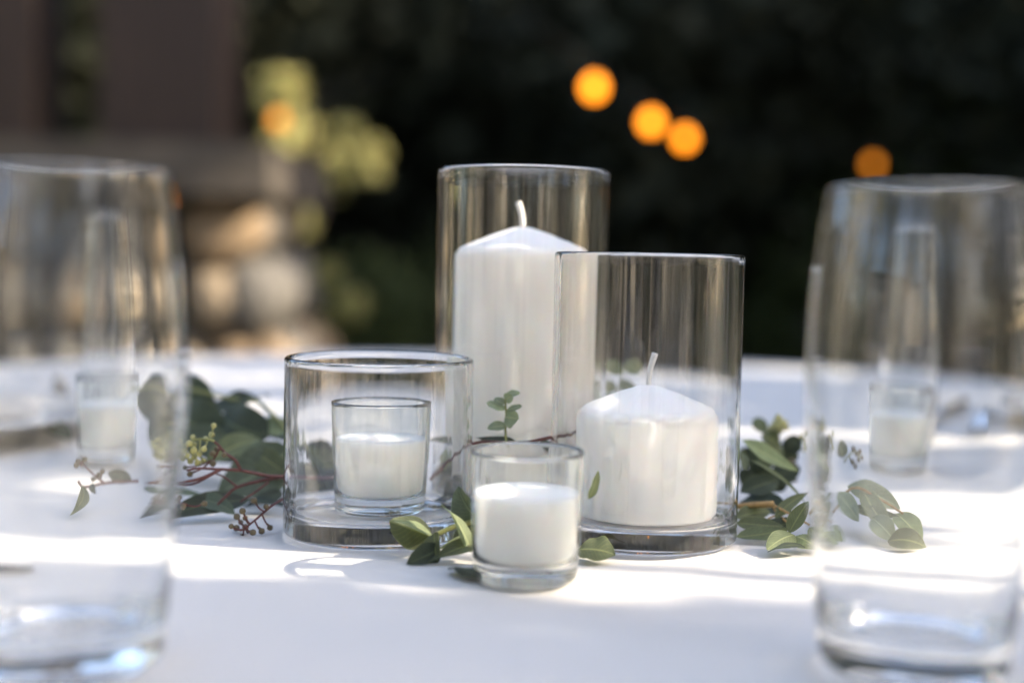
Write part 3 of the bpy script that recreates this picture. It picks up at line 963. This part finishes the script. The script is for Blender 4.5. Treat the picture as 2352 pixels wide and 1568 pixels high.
# ------------------------------------------------------------------ eucalyptus
def leaf_mesh(base, tip, width, normal, mat, shape, bend, fold, twist, nu=6, nv=10, curl=0.0, seed=0):
    lr = random.Random(int(base.x * 9e4) + int(tip.z * 7e5) + seed)
    twist += lr.uniform(-0.4, 0.4); bend += lr.uniform(-0.05, 0.08); fold += lr.uniform(-0.1, 0.15)
    ph, rp = lr.uniform(0, 6), lr.uniform(0.015, 0.05)
    side_bend = lr.uniform(-0.07, 0.07)
    a = tip - base
    L = a.length
    a = a.normalized()
    n = (normal - a * normal.dot(a)).normalized()
    s = a.cross(n)
    vs_, uvs, fs = [], [], []
    for j in range(nv + 1):
        v = j / nv
        if shape == 'round': w = math.sin(math.pi * min(1, v ** 0.85)) ** 0.52
        elif shape == 'oval': w = math.sin(math.pi * v ** 0.82) ** 0.75
        elif shape == 'lance': w = (math.sin(math.pi * v ** 0.70)) ** 1.05
        else: w = math.sin(math.pi * v ** 0.6) ** 0.8
        w = max(w, 0.035) if v < 0.5 else w
        tw = twist * (v - 0.3)
        n2 = n * math.cos(tw) + s * math.sin(tw)
        s2 = s * math.cos(tw) - n * math.sin(tw)
        c = base + a * (L * v) + n * (bend * L * 4 * v * (1 - v)) + s * (side_bend * L * 4 * v * (1 - v))
        for i in range(nu + 1):
            u = i / nu - 0.5
            hw = width * w * u
            rip = rp * width * math.sin(v * (9 + ph) + ph + (2.4 if u > 0 else 0)) * abs(u) * 2
            z_ = fold * abs(hw) + curl * width * (2 * u) ** 2 * w * 0.5 + rip
            vs_.append(c + s2 * hw + n2 * z_)
            uvs.append((u + 0.5, v))
    for j in range(nv):
        for i in range(nu):
            k_ = j * (nu + 1) + i
            fs.append((k_, k_ + 1, k_ + nu + 2, k_ + nu + 1))
    return vs_, fs, uvs

FACE = {'cam': Vector((0.05, -1, 0.25)), 'up': Vector((0.1, -0.25, 1)), 'upcam': Vector((0.05, -0.8, 0.8)), 'left': Vector((-0.7, -0.7, 0.3)), 'right': Vector((0.7, -0.7, 0.35)), 'down': Vector((0, -0.6, -0.6))}
import bmesh as _bm
def berry_mesh(mat):
    prof = prof_smooth([(0, -1.0), (0.55, -0.86), (0.98, -0.2), (0.93, 0.35), (0.5, 0.82), (0.28, 1.25), (0.12, 1.7), (0, 1.75)], 1)
    return lathe('berry', prof, mat, 10)
ME_BERRY = {'g': berry_mesh(M_BERRY), 'b': berry_mesh(M_BERRY_BROWN)}

def sprig(label, origin, stems, leaves, clusters=(), group='eucalyptus sprigs of the garland'):
    o = Vector(origin)
    root = empty('eucalyptus_sprig', o, label, 'sprig', group)
    bymat = {}
    for (pts, r0, r1, mat) in stems:
        bymat.setdefault(mat.name, (mat, MB()))[1].tube([at(*p) for p in pts], r0, r1, 7, 4)
    for mat, mb in bymat.values():
        mb.build('stem', mat, root, o)
    for i, lf in enumerate(leaves):
        (bx, by, bY), (tx, ty, tY), wpx, mat, shape, face = lf[:6]
        opt = lf[6] if len(lf) > 6 else {}
        b, t = at(bx, by, bY), at(tx, ty, tY)
        for q in (b, t):
            q.z = max(q.z, TZ + 0.0015)
        width = wpx * (bY + tY) / 2 / F_PX
        nrm = FACE[face] if isinstance(face, str) else Vector(face)
        vs_, fs, uvs = leaf_mesh(b, t, width, nrm, mat, shape, opt.get('bend', 0.06), opt.get('fold', 0.12), opt.get('twist', 0.15), curl=opt.get('curl', 0.0), seed=i)
        vs_ = [Vector((v.x, v.y, max(v.z, TZ + 0.0008))) - o for v in vs_]
        link('leaf', mesh_from('leaf', vs_, fs, mat, True, uvs), root)
    for (hub, Y, kind, mat, rpx, pts) in clusters:
        h = [at(q[0], q[1], Y if len(q) < 3 else q[2]) for q in hub]
        mb = MB()
        mb.tube(h, 0.0008, 0.0005, 6, 3)
        c = mb
        bs = []
        crng = random.Random(int(hub[0][0]))
        dense = catmull(h, 6)
        for (bx, by) in pts:
            p = at(bx, by, Y + crng.uniform(-0.008, 0.008))
            near = min(dense, key=lambda q: (q - p).length)
            mid = (near + p) / 2 + Vector((0, 0, -0.001))
            mb.tube([near, mid, p], 0.0005, 0.0005, 5, 3)
            bs.append((p, (near - p)))
        cl = mb.build('seed_cluster', mat, root, o)
        for p, dd in bs:
            q = link('berry', ME_BERRY[kind], cl)
            q.location = p - o
            r = 1.12 * rpx * Y / F_PX * crng.uniform(0.85, 1.15)
            q.scale = (r, r, r * 0.95)
            q.rotation_euler = dd.to_track_quat('Z', 'Y').to_euler()
    return root

D, G, P_, B_, S_ = M_LEAF_DARK, M_LEAF, M_LEAF_PALE, M_LEAF_BLUE, M_LEAF_SAGE_BACKLIT
# --- left garland: big silver-dollar leaves
sprig('sprig of large round dark leaves on a yellow green stem left of the shortest vase', at(600, 1000, 0.80),
      [([(330, 893, 0.86), (412, 889, 0.86), (488, 905, 0.85), (549, 918, 0.84), (590, 922, 0.83), (630, 955, 0.81), (668, 995, 0.80), (760, 1060, 0.78)], 0.0011, 0.0014, M_STEM_GREEN)],
      [((496, 925, 0.85), (350, 905, 0.88), 118, D, 'round', 'cam', {'bend': -0.04}),
       ((516, 1012, 0.82), (408, 940, 0.84), 128, D, 'round', 'cam', {'bend': 0.05}),
       ((618, 1005, 0.80), (505, 955, 0.83), 112, D, 'round', 'cam'),
       ((590, 920, 0.83), (470, 945, 0.86), 66, D, 'oval', 'upcam', {'bend': 0.03}),
       ((580, 924, 0.82), (622, 912, 0.80), 18, D, 'lance', 'up'),
       ((662, 992, 0.80), (586, 972, 0.82), 56, P_, 'oval', 'upcam'),
       ((700, 1028, 0.80), (490, 1012, 0.84), 44, D, 'oval', 'up'),
       ((560, 1060, 0.80), (420, 1035, 0.82), 60, D, 'oval', 'upcam'),
       ((765, 1045, 0.80), (672, 1000, 0.82), 74, D, 'round', 'cam'),
       ((740, 1180, 0.755), (668, 1060, 0.765), 84, D, 'oval', 'cam'),
       ((800, 1175, 0.76), (730, 1080, 0.77), 80, D, 'oval', 'cam'),
       ((720, 1120, 0.775), (655, 1190, 0.75), 60, D, 'oval', 'upcam')])
sprig('sprig of broad pale backed leaves lying on the cloth beside the shortest vase', at(620, 1110, 0.75),
      [([(800, 1105, 0.78), (720, 1090, 0.765), (650, 1045, 0.755)], 0.0011, 0.0008, M_STEM_GREEN)],
      [((668, 1030, 0.765), (500, 1128, 0.745), 126, B_, 'oval', 'cam', {'bend': 0.03, 'fold': 0.05}),
       ((600, 1010, 0.775), (470, 1065, 0.76), 62, G, 'oval', 'upcam', {'fold': 0.2}),
       ((520, 1000, 0.80), (395, 1010, 0.81), 70, B_, 'round', 'cam'),
       ((660, 1090, 0.75), (570, 1030, 0.765), 54, G, 'oval', (-0.4, -0.8, 0.5)),
       ((540, 1180, 0.70), (430, 1150, 0.71), 44, B_, 'oval', 'upcam'),
       ((575, 1148, 0.715), (350, 1205, 0.685), 66, D, 'lance', 'upcam', {'bend': -0.05, 'fold': 0.2}),
       ((660, 1165, 0.725), (535, 1160, 0.735), 42, D, 'oval', 'up'),
       ((650, 1130, 0.745), (560, 1170, 0.73), 40, D, 'lance', 'upcam'),
       ((370, 1122, 0.74), (478, 1137, 0.74), 20, B_, 'lance', 'upcam')])
sprig('red stemmed seeded sprig with yellow green berries left of the shortest vase', at(620, 1094, 0.70),
      [([(790, 1096, 0.745), (720, 1096, 0.735), (655, 1094, 0.712), (614, 1092, 0.705), (553, 1080, 0.70), (502, 1077, 0.695), (455, 1075, 0.69), (428, 1080, 0.688)], 0.0013, 0.0006, M_STEM_RED),
       ([(506, 1078, 0.695), (455, 1100, 0.69), (380, 1113, 0.685)], 0.0010, 0.0007, M_STEM_RED),
       ([(500, 1082, 0.695), (440, 1112, 0.69), (380, 1108, 0.685)], 0.0007, 0.0005, M_STEM_RED),
       ([(645, 1095, 0.712), (600, 1103, 0.705), (545, 1118, 0.70), (520, 1138, 0.698), (500, 1158, 0.697)], 0.0011, 0.0007, M_STEM_RED),
       ([(545, 1118, 0.70), (515, 1095, 0.699), (490, 1085, 0.698)], 0.0007, 0.0004, M_STEM_RED),
       ([(617, 1106, 0.706), (585, 1130, 0.70), (552, 1152, 0.698)], 0.0007, 0.0005, M_STEM_RED),
       ([(553, 1080, 0.70), (540, 1056, 0.699), (517, 1040, 0.698), (504, 1024, 0.697), (488, 1010, 0.696)], 0.0009, 0.0006, M_STEM_RED)],
      [],
      [([(492, 1012), (470, 1008), (448, 1010), (420, 1022), (400, 1035)], 0.695, 'g', M_STEM_GREEN, 6.6,
        [(491, 977), (486, 998), (473, 1008), (443, 1004), (434, 1018), (446, 1021), (445, 1034), (468, 1031), (420, 1036), (418, 1051), (446, 1049), (458, 1042), (454, 1062), (437, 1058), (467, 1058), (412, 1012), (405, 1028), (398, 1020), (430, 1046), (408, 1046)]),
       ([(514, 1036), (505, 1030), (498, 1042), (490, 1055)], 0.697, 'b', M_STEM_RED, 6.4,
        [(488, 1041), (498, 1031), (515, 1044), (489, 1064), (424, 1073), (436, 1088)]),
       ([(660, 1140, 0.70), (625, 1160, 0.68), (590, 1190, 0.672), (560, 1215, 0.668)], 0.672, 'b', M_STEM_RED, 6.6,
        [(557, 1173), (544, 1186), (563, 1189), (553, 1199), (531, 1208), (543, 1212), (564, 1210), (556, 1232), (571, 1224), (581, 1222), (601, 1219), (620, 1211), (611, 1163), (583, 1149)]),
       ([(430, 1160), (415, 1155), (400, 1150)], 0.68, 'b', M_STEM_RED, 6.0, [(405, 1150), (420, 1163), (398, 1160), (412, 1142), (470, 1156)])])

# --- leaves behind and between the vases
sprig('dark leafy sprig with a reddish stem between the vases in front of the tall vase', at(1150, 1015, 0.69),
      [([(990, 1100, 0.72), (1080, 1020, 0.70), (1190, 1018, 0.688), (1270, 1003, 0.684), (1304, 998, 0.70), (1330, 982, 0.735)], 0.0011, 0.0008, M_STEM_RED)],
      [((1188, 1017, 0.69), (1090, 1004, 0.70), 30, D, 'lance', 'upcam', {'bend': -0.05}),
       ((1075, 1010, 0.735), (985, 1000, 0.74), 26, D, 'lance', 'upcam'),
       ((1040, 1020, 0.74), (1034, 1082, 0.735), 34, P_, 'oval', 'cam'),
       ((1088, 1070, 0.735), (1000, 1110, 0.74), 84, D, 'oval', 'cam'),
       ((1100, 1010, 0.745), (1020, 1050, 0.75), 60, D, 'oval', 'cam'),
       ((1110, 1130, 0.725), (1030, 1165, 0.725), 56, D, 'oval', 'cam'),
       ((1092, 1090, 0.72), (1020, 1150, 0.72), 55, D, 'oval', 'cam'),
       ((1060, 1140, 0.715), (985, 1165, 0.715), 36, D, 'lance', 'up'),
       ((960, 1060, 0.76), (880, 1020, 0.78), 60, D, 'oval', 'cam'),
       ((760, 1090, 0.77), (700, 1020, 0.78), 66, G, 'oval', 'cam'),
       ((780, 1130, 0.76), (700, 1150, 0.76), 50, D, 'oval', 'cam'),
       ((1268, 1040, 0.70), (1240, 1010, 0.70), 24, D, 'oval', 'cam')])
sprig('short upright sprig of small round grey green leaves against the tall candle', at(1162, 1000, 0.69),
      [([(1164, 1030, 0.688), (1161, 990, 0.69), (1163, 955, 0.69), (1161, 925, 0.69), (1163, 905, 0.69)], 0.0008, 0.0005, M_STEM_GREEN)],
      [((1162, 978, 0.69), (1119, 984, 0.688), 27, S_, 'round', (0.2, -0.75, 0.65)),
       ((1164, 976, 0.69), (1178, 978, 0.69), 20, S_, 'round', 'upcam'),
       ((1160, 958, 0.69), (1192, 962, 0.685), 44, S_, 'round', 'cam'),
       ((1163, 942, 0.69), (1199, 932, 0.685), 20, S_, 'round', 'upcam'),
       ((1160, 940, 0.69), (1117, 925, 0.69), 26, S_, 'round', 'upcam'),
       ((1158, 928, 0.69), (1135, 915, 0.692), 26, S_, 'round', 'upcam'),
       ((1160, 918, 0.69), (1178, 908, 0.688), 26, S_, 'round', 'cam'),
       ((1162, 905, 0.69), (1195, 902, 0.69), 18, S_, 'round', 'upcam')])
sprig('upright sprig of small round leaves seen through the back of the mid height vase', at(1420, 900, 0.80),
      [([(1400, 1000, 0.79), (1408, 930, 0.80), (1418, 880, 0.80), (1432, 830, 0.81)], 0.0008, 0.0006, M_STEM_GREEN)],
      [((1405, 920, 0.80), (1352, 872, 0.79), 26, S_, 'oval', 'cam'),
       ((1404, 935, 0.80), (1340, 918, 0.79), 26, S_, 'oval', 'cam'),
       ((1412, 890, 0.80), (1372, 870, 0.80), 30, G, 'oval', 'cam'),
       ((1420, 870, 0.80), (1460, 895, 0.81), 36, G, 'round', 'cam'),
       ((1424, 850, 0.80), (1380, 826, 0.81), 36, G, 'round', 'cam'),
       ((1430, 838, 0.81), (1475, 830, 0.82), 40, G, 'round', 'cam')])

# --- the twist of pale leaves left of the front votive
sprig('pale green curled leaves on a thick stem left of the front votive', at(1000, 1235, 0.616),
      [([(1110, 1188, 0.631), (1092, 1195, 0.628), (1045, 1208, 0.626), (995, 1230, 0.623)], 0.0016, 0.0012, M_STEM_GREEN)],
      [((996, 1234, 0.623), (894, 1196, 0.616), 84, G, 'oval', (0.25, -0.85, 0.5), {'fold': -0.5, 'bend': -0.05}),
       ((994, 1230, 0.622), (898, 1194, 0.614), 34, P_, 'lance', (0.5, -0.35, 0.9), {'bend': 0.08}),  # pale sliver standing in for the sunlit top edge of the previous leaf
       ((998, 1222, 0.616), (1006, 1296, 0.606), 58, G, 'oval', 'left', {'fold': 0.25, 'curl': 0.2}),
       ((1012, 1258, 0.613), (932, 1312, 0.600), 60, D, 'oval', 'cam', {'fold': 0.15}),
       ((1112, 1240, 0.618), (982, 1308, 0.604), 46, G, 'lance', 'upcam', {'fold': 0.35}),
       ((1108, 1236, 0.626), (1005, 1262, 0.618), 24, P_, 'lance', 'upcam'),
       ((1082, 1268, 0.613), (1014, 1158, 0.613), 40, P_, 'lance', 'right', {'twist': 1.5, 'bend': 0.04}),
       ((1104, 1198, 0.631), (1052, 1116, 0.631), 72, B_, 'oval', (-0.5, -0.8, 0.3), {'fold': 0.5}),
       ((1106, 1216, 0.629), (1040, 1244, 0.626), 62, D, 'oval', 'cam')])
def loose(label, b, t, w, mat, shape, face, opt=None):
    o = (at(*b) + at(*t)) / 2
    o.z = TZ
    bb, tt = at(*b), at(*t)
    bb.z = max(bb.z, TZ + 0.002); tt.z = max(tt.z, TZ + 0.002)
    opt = opt or {}
    nrm = FACE[face] if isinstance(face, str) else Vector(face)
    vs_, fs, uvs = leaf_mesh(bb, tt, w * b[2] / F_PX, nrm, mat, shape, opt.get('bend', 0.06), opt.get('fold', 0.12), opt.get('twist', 0.1), curl=opt.get('curl', 0.0), seed=int(b[0]))
    ob = link('loose_leaf', mesh_from('loose_leaf', [Vector((v.x, v.y, max(v.z, TZ + 0.001))) - o for v in vs_], fs, mat, True, uvs))
    ob.location = o
    tag(ob, label, 'leaf')
loose('leaf lying on the cloth half under the front votive, shade put into its dark colour', (1125, 1330, 0.574), (1028, 1312, 0.59), 92, D, 'oval', 'up', {'bend': 0.03})  # dark leaf colour stands in for the shade it lies in
loose('pale rounded leaf lying flat just right of the front votive', (1325, 1262, 0.628), (1414, 1274, 0.622), 105, G, 'oval', (0.1, -0.35, 1), {'bend': 0.1})
loose('small upright leaf edge between the front votive and the mid height vase', (1352, 1146, 0.612), (1374, 1078, 0.615), 26, G, 'oval', 'right')
loose('single dark leaf lying on the left plate', (168, 1008, 0.93), (88, 984, 0.95), 42, D, 'oval', (0, -0.8, 0.7))
loose('small yellow green leaf tip leaning against the left votive', (216, 1020, 0.905), (190, 978, 0.91), 24, P_, 'oval', 'cam')

# --- right garland
sprig('seeded sprig with small round leaves and olive berries right of the mid height vase', at(1760, 1040, 0.80),
      [([(1640, 1120, 0.80), (1700, 1070, 0.80), (1760, 1040, 0.80), (1800, 1020, 0.79), (1850, 1035, 0.79)], 0.0011, 0.0006, M_STEM_GREEN)],
      [((1752, 995, 0.80), (1740, 957, 0.81), 36, G, 'round', 'cam'),
       ((1788, 1020, 0.79), (1748, 1000, 0.79), 44, G, 'round', 'cam'),
       ((1800, 1035, 0.79), (1838, 1003, 0.79), 44, D, 'round', 'cam'),
       ((1790, 1045, 0.79), (1835, 1048, 0.79), 36, D, 'round', 'cam'),
       ((1720, 1060, 0.79), (1700, 1030, 0.79), 44, G, 'round', 'cam'),
       ((1712, 1105, 0.79), (1772, 1070, 0.79), 60, D, 'oval', 'cam'),
       ((1755, 1115, 0.785), (1815, 1085, 0.785), 52, D, 'oval', 'cam'),
       ((1700, 1110, 0.785), (1735, 1090, 0.785), 56, D, 'round', 'cam'),
       ((1740, 1060, 0.785), (1800, 1030, 0.785), 50, G, 'round', 'cam'),
       ((1770, 1090, 0.78), (1840, 1075, 0.78), 56, D, 'oval', 'cam'),
       ((1700, 1060, 0.79), (1745, 1030, 0.79), 46, D, 'round', 'cam'),
       ((1790, 1120, 0.775), (1725, 1105, 0.775), 46, D, 'oval', 'cam')],
      [([(1790, 1020), (1788, 995), (1786, 965)], 0.79, 'g', M_STEM_GREEN, 6.6,
        [(1787, 957), (1781, 968), (1793, 965), (1775, 977), (1787, 978), (1799, 976), (1806, 982), (1793, 990), (1780, 990), (1770, 984), (1803, 970)]),
       ([(1800, 1020), (1825, 1010), (1850, 1005)], 0.79, 'g', M_STEM_GREEN, 5.5, [(1842, 1002), (1850, 1015), (1856, 995), (1836, 1012), (1853, 1028)]),
       ([(1790, 1060), (1815, 1065), (1828, 1080)], 0.785, 'b', M_STEM_GREEN, 5.5, [(1818, 1058), (1826, 1066), (1830, 1078), (1822, 1090), (1812, 1098), (1826, 1102), (1806, 1106), (1800, 1090), (1795, 1075)])])
sprig('tan stemmed sprig of long olive leaves at the right foot of the mid height vase', at(1760, 1180, 0.69),
      [([(1650, 1168, 0.72), (1705, 1161, 0.71), (1776, 1157, 0.70)], 0.0015, 0.0019, M_STEM_TAN),
       ([(1774, 1158, 0.70), (1800, 1172, 0.69), (1860, 1205, 0.675)], 0.0008, 0.0006, M_STEM_TAN),
       ([(1774, 1160, 0.70), (1785, 1178, 0.695), (1815, 1205, 0.68)], 0.0007, 0.0006, M_STEM_TAN),
       ([(1790, 1180, 0.695), (1765, 1190, 0.69)], 0.0005, 0.0005, M_STEM_TAN)],
      [((1705, 1010, 0.735), (1836, 1082, 0.735), 46, P_, 'lance', 'upcam', {'bend': 0.05}),
       ((1722, 1055, 0.72), (1860, 1170, 0.71), 11, G, 'lance', 'upcam'),
       ((1712, 1080, 0.72), (1698, 1035, 0.72), 36, B_, 'oval', 'right'),
       ((1700, 1150, 0.735), (1830, 1185, 0.71), 74, D, 'lance', (0, -0.6, 0.8), {'bend': 0.05}),
       ((1690, 1200, 0.69), (1800, 1208, 0.68), 40, G, 'oval', 'upcam', {'bend': 0.06}),
       ((1690, 1232, 0.675), (1818, 1212, 0.668), 46, G, 'lance', 'upcam', {'bend': -0.06}),
       ((1812, 1224, 0.665), (1858, 1150, 0.668), 40, G, 'oval', (-0.55, -0.8, 0.2), {'bend': -0.06, 'fold': 0.2}),
       ((1825, 1228, 0.662), (1760, 1282, 0.645), 56, P_, 'oval', 'upcam', {'fold': -0.2}),
       ((1828, 1230, 0.662), (1880, 1278, 0.650), 54, P_, 'oval', 'upcam', {'fold': -0.2}),
       ((1850, 1262, 0.652), (1762, 1298, 0.640), 30, D, 'lance', 'up'),
       ((1700, 1130, 0.73), (1790, 1100, 0.74), 56, D, 'oval', 'upcam'),
       ((1780, 1190, 0.69), (1860, 1130, 0.70), 30, G, 'lance', 'upcam'),
       ((1720, 1215, 0.685), (1840, 1190, 0.69), 40, D, 'oval', 'upcam'),
       ((1860, 1210, 0.665), (1905, 1270, 0.655), 44, P_, 'oval', 'upcam'),
       ((1690, 1190, 0.70), (1770, 1175, 0.71), 44, G, 'oval', 'upcam')])
sprig('sprig of pale leaves on the sunlit cloth seen through the right drinking glass', at(1990, 1170, 0.68),
      [([(1860, 1180, 0.70), (1930, 1120, 0.70), (2000, 1140, 0.69), (2070, 1180, 0.675)], 0.0009, 0.0007, M_STEM_TAN)],
      [((1915, 1115, 0.71), (2065, 1170, 0.69), 66, S_, 'oval', 'upcam', {'bend': 0.08}),
       ((1930, 1165, 0.69), (2070, 1190, 0.675), 36, G, 'lance', 'upcam'),
       ((2050, 1180, 0.68), (2118, 1262, 0.655), 62, P_, 'oval', 'cam'),
       ((1990, 1190, 0.675), (2050, 1250, 0.66), 62, S_, 'oval', 'cam'),
       ((2030, 1250, 0.66), (2130, 1285, 0.65), 80, G, 'oval', 'upcam'),
       ((1960, 1120, 0.70), (2040, 1230, 0.665), 60, P_, 'oval', 'cam'),
       ((1880, 1130, 0.70), (1950, 1200, 0.68), 56, S_, 'oval', 'cam'),
       ((1900, 1050, 0.76), (1890, 1010, 0.76), 40, G, 'round', 'cam')],
      [([(1900, 1060), (1925, 1040), (1945, 1035)], 0.76, 'b', M_STEM_GREEN, 5.5, [(1932, 1030), (1940, 1042), (1950, 1036), (1945, 1055), (1928, 1060), (1955, 1050), (1936, 1070)])])
sprig('twig with one folded leaf seen through the left drinking glass', at(190, 1150, 0.72),
      [([(350, 1105, 0.74), (260, 1108, 0.73), (200, 1118, 0.72), (183, 1105, 0.72)], 0.0009, 0.0009, M_STEM_RED)],
      [((196, 1115, 0.72), (160, 1208, 0.69), 34, G, 'lance', 'right', {'fold': 0.4}),
       ((215, 1112, 0.72), (228, 1135, 0.71), 18, D, 'oval', 'cam'),
       ((330, 1100, 0.745), (260, 1085, 0.75), 34, D, 'oval', 'cam')],
      [([(250, 1108), (230, 1095), (190, 1060)], 0.72, 'b', M_STEM_RED, 6, [(182, 1058), (192, 1066), (200, 1054), (235, 1090), (245, 1082), (222, 1100), (178, 1068)])])

table.cycles.is_caustics_receiver = True
table['group'] = 'white clothed tables'
